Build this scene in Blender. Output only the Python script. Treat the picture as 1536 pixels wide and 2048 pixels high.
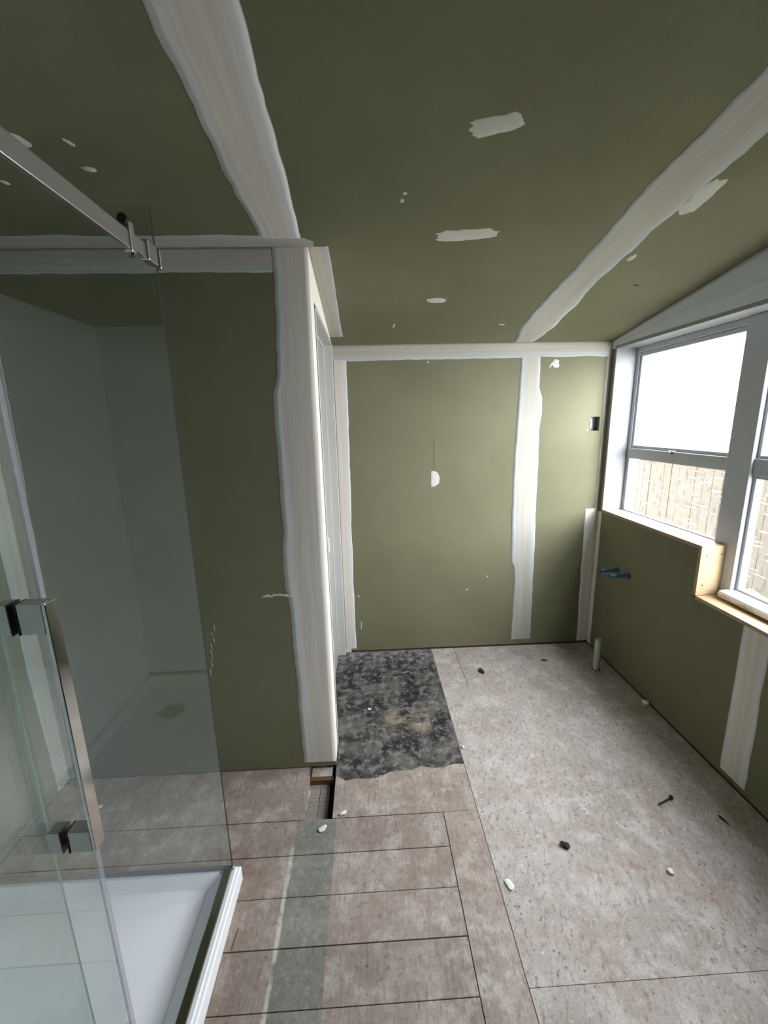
import bpy, bmesh, math, random
from mathutils import Vector, Matrix

for o in list(bpy.data.objects):
    bpy.data.objects.remove(o, do_unlink=True)
sc = bpy.context.scene
COL = sc.collection
rnd = random.Random(7)

# ------------------------------------------------------------------ camera
cam_d = bpy.data.cameras.new('camera')
cam = bpy.data.objects.new('camera', cam_d)
COL.objects.link(cam)
cam_d.sensor_fit = 'HORIZONTAL'
cam_d.sensor_width = 36.0
cam_d.lens = 823.45 / 1536 * 36.0
cam_d.clip_start = 0.02
CR = Vector((0.99881639, -0.04327951, -0.02219705))
CU = Vector((0.03084066, 0.21062797, 0.97707969))
CF = Vector((0.03761221, 0.97660777, -0.21171344))
m = Matrix.Identity(4)
for i in range(3):
    m[i][0] = CR[i]; m[i][1] = CU[i]; m[i][2] = -CF[i]
m[2][3] = 1.575
cam.matrix_world = m
sc.camera = cam

# ------------------------------------------------------------------ sky, exposure
SKY = 28.0
world = bpy.data.worlds.new('overcast_sky')
sc.world = world
world.use_nodes = True
wn = world.node_tree
bg = wn.nodes['Background']
bg.inputs[0].default_value = (0.93, 0.97, 1.04, 1)
bg.inputs[1].default_value = SKY
sc.view_settings.view_transform = 'Standard'
sc.view_settings.look = 'None'
sc.view_settings.gamma = 1.0
sc.view_settings.use_curve_mapping = False
sc.view_settings.exposure = 0.0
try:
    sc.cycles.max_bounces = 7
    sc.cycles.diffuse_bounces = 5
    sc.cycles.glossy_bounces = 3
    sc.cycles.transparent_max_bounces = 16
    sc.cycles.sample_clamp_indirect = 6.0
    sc.cycles.use_denoising = True
    sc.cycles.use_adaptive_sampling = True
    sc.cycles.adaptive_threshold = .08
    sc.cycles.adaptive_min_samples = 16
    sc.cycles.use_light_tree = False
    sc.cycles.caustics_reflective = False
    sc.cycles.caustics_refractive = False
except Exception:
    pass

# ------------------------------------------------------------------ room dimensions (metres)
R, D, L, P, HB, SL = 1.538, 2.634, -0.190, 1.651, 2.036, 0.1631
LW = -1.41          # left wall
YF = -1.35          # wall behind the camera
def zc(y): return HB + SL * (D - y)
WT = 0.10

# daylight portals in the window openings (sampling guides for the sky)
def portal(name, y0, y1, z0, z1):
    d = bpy.data.lights.new(name, 'AREA')
    d.shape = 'RECTANGLE'; d.size = z1 - z0; d.size_y = y1 - y0
    d.cycles.is_portal = True
    o = bpy.data.objects.new(name, d); COL.objects.link(o)
    o.matrix_world = Matrix(((0, 0, 1, 1.74), (0, 1, 0, (y0+y1)/2), (-1, 0, 0, (z0+z1)/2), (0, 0, 0, 1)))
portal('window_daylight', 1.76, 2.585, 0.985, 1.985)
portal('window_daylight', 0.63, 1.76, 0.742, 1.985)

# ------------------------------------------------------------------ node helpers
class G:
    def __init__(s, name):
        s.mat = bpy.data.materials.new(name); s.mat.use_nodes = True
        s.t = s.mat.node_tree
        for n in list(s.t.nodes): s.t.nodes.remove(n)
        s.out = s.t.nodes.new('ShaderNodeOutputMaterial')
    def n(s, typ, **k):
        x = s.t.nodes.new(typ)
        for a, b in k.items(): setattr(x, a, b)
        return x
    def l(s, a, b): s.t.links.new(a, b)
    def put(s, sock, v):
        if hasattr(v, 'links') or isinstance(v, bpy.types.NodeSocket): s.l(v, sock)
        else: sock.default_value = v
    def math(s, op, a, b=0.0, c=None, clamp=False):
        x = s.n('ShaderNodeMath', operation=op); x.use_clamp = clamp
        s.put(x.inputs[0], a); s.put(x.inputs[1], b)
        if c is not None: s.put(x.inputs[2], c)
        return x.outputs[0]
    def pos(s): return s.n('ShaderNodeNewGeometry').outputs['Position']
    def sep(s, v):
        x = s.n('ShaderNodeSeparateXYZ'); s.l(v, x.inputs[0]); return x.outputs
    def comb(s, a, b, c):
        x = s.n('ShaderNodeCombineXYZ')
        s.put(x.inputs[0], a); s.put(x.inputs[1], b); s.put(x.inputs[2], c); return x.outputs[0]
    def scale(s, v, k):
        x = s.n('ShaderNodeVectorMath', operation='MULTIPLY'); s.l(v, x.inputs[0])
        s.put(x.inputs[1], k); return x.outputs[0]
    def noise(s, v, sc_=1.0, det=3.0, rough=0.55, dist=0.0):
        x = s.n('ShaderNodeTexNoise'); s.l(v, x.inputs['Vector'])
        x.inputs['Scale'].default_value = sc_; x.inputs['Detail'].default_value = det
        x.inputs['Roughness'].default_value = rough; x.inputs['Distortion'].default_value = dist
        return x.outputs[0]
    def ss(s, v, a, b, lo=0.0, hi=1.0):
        x = s.n('ShaderNodeMapRange', interpolation_type='SMOOTHSTEP')
        s.put(x.inputs[0], v); x.inputs[1].default_value = a; x.inputs[2].default_value = b
        x.inputs[3].default_value = lo; x.inputs[4].default_value = hi
        return x.outputs[0]
    def mix(s, f, a, b):
        x = s.n('ShaderNodeMix', data_type='RGBA')
        s.put(x.inputs[0], f)
        for i, v in ((6, a), (7, b)):
            if isinstance(v, tuple): x.inputs[i].default_value = (*v, 1) if len(v) == 3 else v
            else: s.l(v, x.inputs[i])
        return x.outputs[2]
    def gain(s, col, f):
        x = s.n('ShaderNodeVectorMath', operation='SCALE'); s.l(col, x.inputs[0]); s.put(x.inputs[3], f); return x.outputs[0]
    def bsdf(s, col, rough=0.8, metal=0.0, spec=0.3, bump=None, bstr=0.2, bdist=0.002):
        b = s.n('ShaderNodeBsdfPrincipled')
        if isinstance(col, tuple): b.inputs['Base Color'].default_value = (*col, 1)
        else: s.l(col, b.inputs['Base Color'])
        s.put(b.inputs['Roughness'], rough); b.inputs['Metallic'].default_value = metal
        b.inputs['Specular IOR Level'].default_value = spec
        if bump is not None:
            bp = s.n('ShaderNodeBump'); bp.inputs['Strength'].default_value = bstr
            bp.inputs['Distance'].default_value = bdist
            s.l(bump, bp.inputs['Height']); s.l(bp.outputs[0], b.inputs['Normal'])
        return b.outputs[0]
    def ms(s, f, a, b):
        x = s.n('ShaderNodeMixShader'); s.put(x.inputs[0], f); s.l(a, x.inputs[1]); s.l(b, x.inputs[2]); return x.outputs[0]
    def done(s, sh):
        s.l(sh, s.out.inputs[0]); return s.mat

def plain(name, col, rough=0.7, metal=0.0, spec=0.3, var=0.12, nscale=18.0, bstr=0.15):
    g = G(name); p = g.pos()
    n = g.noise(p, nscale, 4)
    f = g.math('MULTIPLY_ADD', n, 2*var, 1-var)
    c = g.n('ShaderNodeRGB'); c.outputs[0].default_value = (*col, 1)
    return g.done(g.bsdf(g.gain(c.outputs[0], f), rough, metal, spec, n, bstr))

# --- green moisture-resistant plasterboard
def mk_green():
    g = G('green_plasterboard'); p = g.pos()
    a = g.noise(p, 1.6, 3); b = g.noise(p, 140, 2); c2 = g.noise(p, 9, 4)
    col = g.mix(g.ss(a, .35, .65), (.166, .161, .096), (.190, .184, .113))
    f = g.math('ADD', g.math('MULTIPLY_ADD', b, .16, .92), g.math('MULTIPLY_ADD', c2, .12, -.06))
    return g.done(g.bsdf(g.gain(col, f), .75, 0, .25, b, .08, .001))
# --- jointing compound strips (uv: u metres along, v 0..1 across)
def mk_compound(name, core_col, edge_col, soft=True):
    g = G(name)
    uv = g.n('ShaderNodeUVMap'); uv.uv_map = 'UVMap'
    s = g.sep(uv.outputs[0]); u, v = s[0], s[1]
    oi = g.n('ShaderNodeObjectInfo').outputs['Random']
    st = g.noise(g.comb(g.math('MULTIPLY', u, 1.3), g.math('MULTIPLY', v, 10.0), g.math('MULTIPLY', oi, 40.0)), 1.0, 4, .6)
    wob = g.noise(g.comb(g.math('MULTIPLY', u, 1.8), g.math('MULTIPLY', g.ss(v, .45, .55), 30.), g.math('MULTIPLY', oi, 70.0)), 1.0, 3, .6)
    dv = g.math('ABSOLUTE', g.math('SUBTRACT', v, .5))
    dvn = g.math('ADD', dv, g.math('MULTIPLY_ADD', wob, .26, -.13))
    core = g.ss(dvn, .24, .34, 1.0, 0.0)
    col = g.mix(core, edge_col, core_col)
    col = g.gain(col, g.math('MULTIPLY_ADD', st, .5, .75))
    grn = g.ss(g.math('ADD', g.math('MULTIPLY', dv, 1.0), g.math('MULTIPLY_ADD', st, .30, -.15)), .40, .54)
    col = g.mix(g.math('MULTIPLY', grn, .16), col, (.26, .275, .215))
    sh = g.bsdf(col, .85, 0, .2, st, .15, .001)
    edge = g.math('SUBTRACT', .5, dv)
    al = g.ss(g.math('ADD', edge, g.math('MULTIPLY_ADD', st, .07, -.035)), .004, .035)
    tr = g.n('ShaderNodeBsdfTransparent').outputs[0]
    return g.done(g.ms(al, tr, sh))

M = {}
M['green'] = mk_green()
M['comp'] = mk_compound('joint_compound', (.455, .43, .38), (.46, .47, .465))  # compound colour darkened to offset strong window light on the back wall tape
M['comp_pink_lift'] = mk_compound('joint_compound_pinkish_lift', (.66, .61, .545), (.66, .665, .65))  # same compound, slightly pinker, brightened to make up for weak light on its strips
M['comp_cool'] = mk_compound('joint_compound_cool', (.66, .70, .77), (.70, .73, .77))
M['patch'] = plain('filler_patch', (.60, .59, .53), .85, var=.1, nscale=60)
M['white_paint'] = plain('white_paint', (.74, .74, .73), .45, var=.05, nscale=25)
M['frame_paint'] = plain('window_frame_paint', (.47, .495, .53), .5, var=.05, nscale=25)  # white paint greyed for backlight, with the blue of window flare mixed in
M['lining_paint'] = plain('white_lining_dimmed', (.28, .285, .295), .5, var=.05, nscale=25)  # white paint darkened to hold down the glare beside the window
M['grey_white'] = plain('off_white_undercoat', (.33, .315, .295), .55, var=.06, nscale=14)
M['jamb_paint'] = plain('jamb_paint', (.55, .55, .525), .5, var=.06, nscale=14)
M['bead'] = plain('cream_corner_bead', (.80, .77, .66), .5, var=.05)
M['frame'] = plain('framing_timber', (.10, .075, .05), .8, var=.3)
M['dark'] = plain('dark_gap', (.02, .017, .014), .9)
M['acrylic'] = plain('white_acrylic', (.82, .84, .87), .22, spec=.5, var=.02, nscale=5, bstr=.02)
M['chrome'] = plain('polished_chrome', (.70, .69, .67), .10, 1.0, .5, .03, 30, .02)
M['brushed'] = plain('brushed_steel', (.50, .48, .45), .32, 1.0, .5, .05, 60, .05)
M['rubber'] = plain('black_rubber', (.012, .012, .012), .6)
M['seal'] = plain('grey_seal', (.30, .30, .32), .35, var=.05)
def mk_cseal():
    g = G('clear_plastic_seal')
    a = g.bsdf((.5, .5, .53), .3, 0, .5)
    t = g.n('ShaderNodeBsdfTransparent'); t.inputs[0].default_value = (.85, .85, .87, 1)
    return g.done(g.ms(.28, t.outputs[0], a))
M['clear_seal'] = mk_cseal()
M['pvc'] = plain('white_pipe_plastic', (.50, .50, .46), .5, var=.12)
M['blue'] = plain('blue_pipe', (.05, .13, .24), .45, var=.2, nscale=60)
M['flush'] = plain('grey_box_plastic', (.22, .23, .25), .6)
M['cable'] = plain('white_cable', (.75, .75, .73), .4)
M['metal_dark'] = plain('dark_steel', (.06, .05, .045), .5, .6, .4, .3, 90)
M['char'] = plain('dark_debris', (.035, .027, .02), .85, var=.4, nscale=150)
M['plaster'] = plain('plaster_crumb', (.72, .70, .65), .9, var=.1, nscale=120)

def mk_glass(name, tint, f0=.05, gain=1.0):
    g = G(name)
    lw = g.n('ShaderNodeLayerWeight'); lw.inputs[0].default_value = .5
    f = g.math('POWER', lw.outputs['Facing'], 4.0)
    f = g.math('MULTIPLY_ADD', f, .9*gain, f0, clamp=True)
    tr = g.n('ShaderNodeBsdfTransparent'); tr.inputs[0].default_value = (*tint, 1)
    gl = g.n('ShaderNodeBsdfGlossy'); gl.inputs['Roughness'].default_value = .01
    gl.inputs[0].default_value = (1, 1, 1, 1)
    return g.done(g.ms(f, tr.outputs[0], gl.outputs[0]))
M['glass'] = mk_glass('shower_glass', (.93, .96, .95))
M['glass_edge'] = plain('dark_glass_edge', (.02, .028, .025), .45, spec=.15)
def mk_ledge():
    g = G('light_glass_edge')
    a = g.bsdf((.55, .66, .62), .2, 0, .6)
    t = g.n('ShaderNodeBsdfTranslucent'); t.inputs[0].default_value = (.6, .75, .7, 1)
    return g.done(g.ms(.5, a, t.outputs[0]))
M['glass_ledge'] = mk_ledge()

# --- pressed obscure window glass
def mk_obscure():
    g = G('obscure_window_glass')
    s = g.sep(g.pos()); y, z = s[1], s[2]
    h = g.noise(g.comb(g.math('MULTIPLY', y, 15.0), g.math('MULTIPLY', z, 105.0), 3.0), 1.0, 0.0)
    hd = g.ss(h, .70, .75)
    vn = g.noise(g.comb(g.math('MULTIPLY', y, 62.0), g.math('MULTIPLY', z, 20.0), 9.0), 1.0, 0.0)
    vd = g.ss(vn, .62, .70)
    soft = g.noise(g.comb(g.math('MULTIPLY', y, 5.0), g.math('MULTIPLY', z, 5.0), 1.0), 1.0, 2.0)
    tint = g.mix(g.math('MULTIPLY', vd, .55), (.95, .95, .94), (.55, .53, .5))
    tr = g.n('ShaderNodeBsdfTransparent'); g.l(tint, tr.inputs[0])
    tl = g.n('ShaderNodeBsdfTranslucent'); tl.inputs[0].default_value = (.85, .85, .84, 1)
    f = g.math('MAXIMUM', g.math('MULTIPLY', hd, .6), g.math('MULTIPLY_ADD', soft, .03, .0))
    a = g.ms(f, tr.outputs[0], tl.outputs[0])
    gl = g.n('ShaderNodeBsdfGlossy'); gl.inputs['Roughness'].default_value = .15
    return g.done(g.ms(.04, a, gl.outputs[0]))
M['obscure'] = mk_obscure()
def mk_clear():
    g = G('clear_glass_face')
    t = g.n('ShaderNodeBsdfTransparent'); t.inputs[0].default_value = (.98, .985, .98, 1)
    return g.done(t.outputs[0])
M['clear'] = mk_clear()

# --- timber lining, raw
def mk_wood(name, c1, c2, axis, rough=.55):
    g = G(name); p = g.pos()
    k = [(60, 4, 60), (4, 60, 60)][0 if axis == 'y' else 1]
    n = g.noise(g.scale(p, k), 1.0, 4, .6, .4)
    col = g.mix(g.ss(n, .3, .7), c1, c2)
    return g.done(g.bsdf(col, rough, 0, .3, n, .08, .001))
M['pine'] = mk_wood('raw_pine_lining', (.40, .285, .16), (.43, .31, .18), 'y')
M['pine_pink'] = mk_wood('primed_pine_lining', (.30, .215, .165), (.33, .24, .19), 'y')
M['fence_wood'] = mk_wood('weathered_fence_timber', (.034, .027, .017), (.041, .033, .021), 'y', .9)

# --- old painted sill, weathered
def mk_oldsill():
    g = G('weathered_painted_sill'); p = g.pos()
    n = g.noise(g.scale(p, (40, 5, 40)), 1.0, 5, .65)
    col = g.mix(g.ss(n, .52, .68), (.70, .68, .66), (.36, .29, .23))
    return g.done(g.bsdf(col, .7, 0, .3, n, .3, .002))
M['oldsill'] = mk_oldsill()

# --- floor timbers
def mk_boards():
    g = G('worn_floorboards'); p = g.pos(); s = g.sep(p); x, y = s[0], s[1]
    oi = g.n('ShaderNodeObjectInfo').outputs['Random']
    big = g.noise(p, 3.2, 4, .6); mid = g.noise(p, 11, 5, .65)
    gr = g.noise(g.scale(p, (95, 9, 20)), 1.0, 4, .6)
    fine = g.noise(g.scale(p, (120, 60, 60)), 1.0, 3, .6)
    col = g.mix(g.ss(big, .35, .65), (.275, .218, .186), (.345, .288, .252))
    col = g.mix(g.math('MULTIPLY', g.ss(mid, .45, .66), .75), col, (.46, .405, .36))     # pale scuffs
    col = g.mix(g.math('MULTIPLY', g.ss(gr, .50, .72), .5), col, (.19, .13, .095))     # grain
    lft = g.math('MULTIPLY', g.ss(x, -.25, -.5), g.ss(big, .45, .62))
    col = g.mix(g.math('MULTIPLY', lft, .55), col, (.17, .10, .065))                     # rust-brown stain beside tray
    wh = g.ss(g.math('ADD', g.noise(p, 7.0, 5, .7), g.ss(x, .0, .45, -.12, .03)), .58, .72)
    col = g.mix(g.math('MULTIPLY', wh, .3), col, (.48, .44, .40))                       # plaster dust
    # grey painted stripe left by an old wall
    xw = g.math('ADD', x, g.math('MULTIPLY_ADD', g.noise(p, 6, 3), .02, -.01))
    str_ = g.math('MULTIPLY', g.ss(xw, -.325, -.321), g.ss(xw, -.168, -.172))
    str_ = g.math('MULTIPLY', str_, g.ss(y, 1.388, 1.384))
    gcol = g.mix(g.ss(mid, .35, .7), (.185, .188, .16), (.25, .25, .215))
    col = g.mix(g.math('MULTIPLY', str_, g.ss(g.noise(p, 30, 4, .7), .25, .5, .35, .92)), col, gcol)
    lin = g.math('MULTIPLY', g.ss(xw, -.336, -.331), g.ss(xw, -.318, -.323))
    lin = g.math('MULTIPLY', lin, g.math('MULTIPLY', g.ss(y, 1.30, 1.25), g.ss(g.noise(p, 9, 3), .40, .52)))
    col = g.mix(g.math('MULTIPLY', lin, .85), col, (.55, .56, .48))
    sp = g.n('ShaderNodeTexVoronoi'); g.l(p, sp.inputs['Vector']); sp.inputs['Scale'].default_value = 26
    dots = g.ss(sp.outputs['Distance'], .10, .05)
    dn = g.ss(g.noise(p, 4, 2), .52, .56)
    col = g.mix(g.math('MULTIPLY', g.math('MULTIPLY', dots, dn), .8), col, (.07, .045, .03))
    mot = g.noise(p, 48, 4, .7)
    col = g.mix(g.math('MULTIPLY', g.ss(mot, .55, .67), .55), col, (.155, .11, .088))
    col = g.mix(g.math('MULTIPLY', g.ss(mot, .44, .30), .40), col, (.50, .455, .415))
    dust = g.math('MULTIPLY', g.math('MULTIPLY', g.ss(x, .02, .20), g.ss(y, 1.12, .98)), g.ss(g.noise(p, 17, 5, .7), .46, .64))
    col = g.mix(g.math('MULTIPLY', dust, .45), col, (.54, .52, .50))
    col = g.gain(col, g.math('MULTIPLY_ADD', fine, .7, .65))
    col = g.gain(col, g.math('MULTIPLY_ADD', oi, .16, .92))
    return g.done(g.bsdf(col, .78, 0, .25, g.math('ADD', gr, fine), .25, .0015))
M['boards'] = mk_boards()
def mk_sheet():
    g = G('dusty_chipboard'); p = g.pos(); s = g.sep(p)
    big = g.noise(p, 2.6, 4, .6); mid = g.noise(p, 9, 5, .65)
    # diagonal flake-like scuffs
    rot = g.n('ShaderNodeVectorRotate'); rot.rotation_type = 'Z_AXIS'; g.l(p, rot.inputs[0]); rot.inputs['Angle'].default_value = .35
    fl = g.noise(g.scale(rot.outputs[0], (75, 22, 20)), 1.0, 4, .65)
    fine = g.noise(p, 160, 2)
    col = g.mix(g.ss(big, .35, .65), (.35, .315, .282), (.42, .385, .35))
    col = g.mix(g.math('MULTIPLY', g.ss(mid, .47, .64), .7), col, (.52, .492, .462))
    col = g.mix(g.math('MULTIPLY', g.ss(g.noise(p, 5, 4, .65), .53, .68), .6), col, (.33, .255, .21))
    col = g.mix(g.math('MULTIPLY', g.ss(fl, .54, .70), .6), col, (.22, .165, .125))
    v = g.n('ShaderNodeTexVoronoi'); g.l(p, v.inputs['Vector']); v.inputs['Scale'].default_value = 42
    dk = g.math('MULTIPLY', g.ss(v.outputs['Distance'], .19, .08), g.ss(g.noise(p, 3.3, 3), .45, .53))
    col = g.mix(g.math('MULTIPLY', dk, .75), col, (.085, .06, .045))
    v2 = g.n('ShaderNodeTexVoronoi'); g.l(g.scale(p, (1, 1.4, 1)), v2.inputs['Vector']); v2.inputs['Scale'].default_value = 19
    wt = g.math('MULTIPLY', g.ss(v2.outputs['Distance'], .12, .05), g.ss(g.noise(p, 2.7, 3), .46, .51))
    col = g.mix(g.math('MULTIPLY', wt, .8), col, (.68, .65, .6))
    mot = g.noise(g.scale(rot.outputs[0], (62, 38, 40)), 1.0, 4, .7)
    col = g.mix(g.math('MULTIPLY', g.ss(mot, .54, .66), .6), col, (.20, .16, .135))
    col = g.mix(g.math('MULTIPLY', g.ss(mot, .45, .32), .5), col, (.56, .53, .49))
    col = g.gain(col, g.math('MULTIPLY_ADD', fine, .6, .7))
    return g.done(g.bsdf(col, .8, 0, .22, g.math('ADD', fl, fine), .22, .0012))
M['sheet'] = mk_sheet()
def mk_tar():
    g = G('black_bitumen_residue'); p = g.pos(); s = g.sep(p)
    n1 = g.noise(p, 7, 6, .72, .6); n2 = g.noise(p, 26, 5, .7); n3 = g.noise(p, 3, 3)
    col = g.mix(g.ss(n1, .40, .62), (.014, .014, .016), (.115, .108, .10))
    col = g.mix(g.math('MULTIPLY', g.ss(n2, .49, .62), .6), col, (.25, .24, .225))
    dust = g.math('MULTIPLY', g.ss(s[1], 2.40, 2.64), g.ss(n2, .35, .65))
    col = g.mix(g.math('MULTIPLY', dust, .6), col, (.36, .36, .36))
    # rectangular scraped patch showing old underlay
    box = g.math('MULTIPLY', g.math('MULTIPLY', g.ss(s[0], -.02, .14), g.ss(s[0], .300, .294)),
                 g.math('MULTIPLY', g.ss(s[1], 1.80, 1.88), g.ss(s[1], 2.05, 1.96)))
    col = g.mix(g.math('MULTIPLY', box, g.ss(n1, .36, .66, 0, .7)), col, (.33, .26, .19))
    v = g.n('ShaderNodeTexVoronoi'); g.l(p, v.inputs['Vector']); v.inputs['Scale'].default_value = 30
    wt = g.math('MULTIPLY', g.ss(v.outputs['Distance'], .12, .06), g.ss(n3, .5, .6))
    col = g.mix(g.math('MULTIPLY', wt, .8), col, (.66, .65, .62))
    return g.done(g.bsdf(col, .6, 0, .35, n2, .4, .002))
M['tar'] = mk_tar()
M['sub'] = mk_wood('old_subfloor_board', (.20, .175, .15), (.30, .27, .24), 'x', .85)
M['batten'] = mk_wood('brown_batten', (.11, .045, .02), (.17, .08, .04), 'x', .8)

# ------------------------------------------------------------------ mesh helpers
WORLD = {}
def link(name, verts, faces, mat, parent=None, uvs=None, origin=None, smooth=False, mats=None, fm=None):
    if origin is None:
        xs = [v[0] for v in verts]; ys = [v[1] for v in verts]; zs = [v[2] for v in verts]
        origin = ((min(xs)+max(xs))/2, (min(ys)+max(ys))/2, min(zs))
    me = bpy.data.meshes.new(name)
    me.from_pydata([(v[0]-origin[0], v[1]-origin[1], v[2]-origin[2]) for v in verts], [], faces)
    if uvs is not None:
        ul = me.uv_layers.new(name='UVMap')
        for lp in me.loops: ul.data[lp.index].uv = uvs[lp.vertex_index]
    for q in (mats or [mat]): me.materials.append(M[q] if isinstance(q, str) else q)
    if fm:
        for i, k in fm.items(): me.polygons[i].material_index = k
    if smooth:
        for pl in me.polygons: pl.use_smooth = True
    me.update()
    o = bpy.data.objects.new(name, me); COL.objects.link(o)
    po = WORLD[parent.name] if parent else (0, 0, 0)
    o.location = [origin[i]-po[i] for i in range(3)]
    o.parent = parent
    WORLD[o.name] = origin
    return o
def fixn(o):
    bm = bmesh.new(); bm.from_mesh(o.data); bmesh.ops.recalc_face_normals(bm, faces=bm.faces[:]); bm.to_mesh(o.data); bm.free(); return o
def empty(name, loc, parent=None):
    o = bpy.data.objects.new(name, None); COL.objects.link(o)
    po = WORLD[parent.name] if parent else (0, 0, 0)
    o.location = [loc[i]-po[i] for i in range(3)]; o.parent = parent; WORLD[o.name] = tuple(loc)
    o.empty_display_size = .05
    return o
def tag(o, label=None, cat=None, group=None, kind=None):
    if label: o['label'] = label
    if cat: o['category'] = cat
    if group: o['group'] = group
    if kind: o['kind'] = kind
    return o
def boxvf(a, b):
    x0, y0, z0 = a; x1, y1, z1 = b
    v = [(x0,y0,z0),(x1,y0,z0),(x1,y1,z0),(x0,y1,z0),(x0,y0,z1),(x1,y0,z1),(x1,y1,z1),(x0,y1,z1)]
    f = [(0,3,2,1),(4,5,6,7),(0,1,5,4),(1,2,6,5),(2,3,7,6),(3,0,4,7)]
    return v, f
def bevel(o, w, seg=2):
    bm = bmesh.new(); bm.from_mesh(o.data)
    bmesh.ops.bevel(bm, geom=bm.edges[:], offset=w, segments=seg, affect='EDGES', profile=.5)
    bm.to_mesh(o.data); bm.free(); return o
def box(name, a, b, mat, parent=None, bv=0, seg=2):
    a2 = tuple(min(a[i], b[i]) for i in range(3)); b2 = tuple(max(a[i], b[i]) for i in range(3))
    v, f = boxvf(a2, b2)
    o = link(name, v, f, mat, parent)
    if bv: bevel(o, bv, seg)
    return o
def boxes(name, lst, mat, parent=None):
    V, F = [], []
    for a, b in lst:
        v, f = boxvf(tuple(min(a[i], b[i]) for i in range(3)), tuple(max(a[i], b[i]) for i in range(3)))
        k = len(V); V += v; F += [tuple(i+k for i in q) for q in f]
    return link(name, V, F, mat, parent)
def prism(name, poly, axis, c0, c1, mat, parent=None, bv=0):
    """polygon in the plane normal to axis, extruded from c0 to c1; poly in (y,z)/(x,z)/(x,y)"""
    def pt(q, c):
        return {'x': (c, q[0], q[1]), 'y': (q[0], c, q[1]), 'z': (q[0], q[1], c)}[axis]
    n = len(poly)
    V = [pt(q, c0) for q in poly] + [pt(q, c1) for q in poly]
    F = [tuple(range(n)), tuple(range(2*n-1, n-1, -1))] + [(i, (i+1) % n, (i+1) % n + n, i+n) for i in range(n)]
    o = fixn(link(name, V, F, mat, parent))
    if bv: bevel(o, bv)
    return o
def tube(name, a, b, r, mat, parent=None, seg=20, hollow=0, cap=True):
    a, b = Vector(a), Vector(b); d = (b-a).normalized()
    s = d.orthogonal().normalized(); t = d.cross(s)
    V, F = [], []
    rings = [(a, r), (b, r)]
    if hollow: rings += [(b, hollow), (a + d*.002, hollow)]
    for c, rr in rings:
        for i in range(seg):
            q = 2*math.pi*i/seg; V.append(tuple(c + s*rr*math.cos(q) + t*rr*math.sin(q)))
    for k in range(len(rings)-1):
        for i in range(seg):
            j = (i+1) % seg; F.append((k*seg+i, k*seg+j, (k+1)*seg+j, (k+1)*seg+i))
    F.append(tuple(range(seg-1, -1, -1)))
    if not hollow: F.append(tuple(range(seg, 2*seg)))
    else: F.append(tuple(range(3*seg, 4*seg)))
    return fixn(link(name, V, F, mat, parent))

def lerp_table(tab, t):
    if t <= tab[0][0]: return tab[0][1]
    for (a, va), (b, vb) in zip(tab, tab[1:]):
        if t <= b: return va + (vb-va)*(t-a)/(b-a)
    return tab[-1][1]
def strip(name, plane, lo_t, hi_t, lo_edge, hi_edge, mat, parent, rag=(.006, .006), v0=0.0, v1=1.0, h=.0011, step=.03, seed=0, label=None):
    """trowelled compound: runs along t from lo_t to hi_t, its two edges given as tables t->s; plane(s,t,off) gives the 3-D point"""
    rr = random.Random(seed)
    n = max(4, int((hi_t-lo_t)/step)); m_ = 9
    def walk(amp):
        w, out = 0, []
        for i in range(n+1):
            w = .72*w + rr.uniform(-1, 1)*amp*.8; out.append(w)
        return out
    wa, wb = walk(rag[0]), walk(rag[1])
    V, U, F = [], [], []
    for i in range(n+1):
        t = lo_t + (hi_t-lo_t)*i/n
        a = lerp_table(lo_edge, t) + wa[i]; b = lerp_table(hi_edge, t) + wb[i]
        for j in range(m_):
            k = j/(m_-1); vv = v0 + (v1-v0)*k
            off = .0006 + h*max(0.0, 1-(2*abs(vv-.5))**2)
            V.append(plane(a+(b-a)*k, t, off)); U.append((t, vv))
    for i in range(n):
        for j in range(m_-1):
            q = i*m_+j; F.append((q, q+1, q+m_+1, q+m_))
    # close to the board behind so the strip has body
    base = len(V)
    for i in range(n+1):
        t = lo_t + (hi_t-lo_t)*i/n
        for j, e, w in ((0, lo_edge, wa), (m_-1, hi_edge, wb)):
            V.append(plane(lerp_table(e, t)+w[i], t, 0.0)); U.append((t, v0 if j == 0 else v1))
    for i in range(n):
        a = base+2*i
        F.append((a, i*m_, (i+1)*m_, a+2)); F.append((i*m_+m_-1, a+1, a+3, (i+1)*m_+m_-1))
    o = link(name, V, F, mat, parent, uvs=U, smooth=True)
    if label: o['label'] = label
    return o
def blob(name, plane, s, t, ws, wt, ang, parent, mat='patch', seed=0, h=.0016, rag=.12, shape=None, label=None, n=26):
    rr = random.Random(seed)
    V = [plane(s, t, h)]; F = []
    ring = []
    for i in range(n):
        q = 2*math.pi*i/n
        if shape == 'rect':
            c, s_ = math.cos(q), math.sin(q); k = (abs(c)**5 + abs(s_)**5)**(-1/5)
        elif shape == 'half':
            c, s_ = math.cos(q), math.sin(q); k = 1.0 if c > 0 else min(1.0, .18/max(.18, -c)); 
        else: k = 1.0
        k *= 1 + rr.uniform(-rag, rag)
        a, b = ws*k*math.cos(q), wt*k*math.sin(q)
        ring.append((s + a*math.cos(ang) - b*math.sin(ang), t + a*math.sin(ang) + b*math.cos(ang)))
    for k in (.85, 1.0):
        for a, b in ring:
            V.append(plane(s+(a-s)*k, t+(b-t)*k, h*.8 if k < 1 else .0003))
    for i in range(n):
        j = (i+1) % n
        F.append((0, 1+i, 1+j)); F.append((1+i, 1+n+i, 1+n+j, 1+j))
    o = link(name, V, F, mat, parent, smooth=True)
    if label: o['label'] = label
    return o
pl_ceil = lambda s, t, o: (s, t, zc(t)-o)
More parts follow.
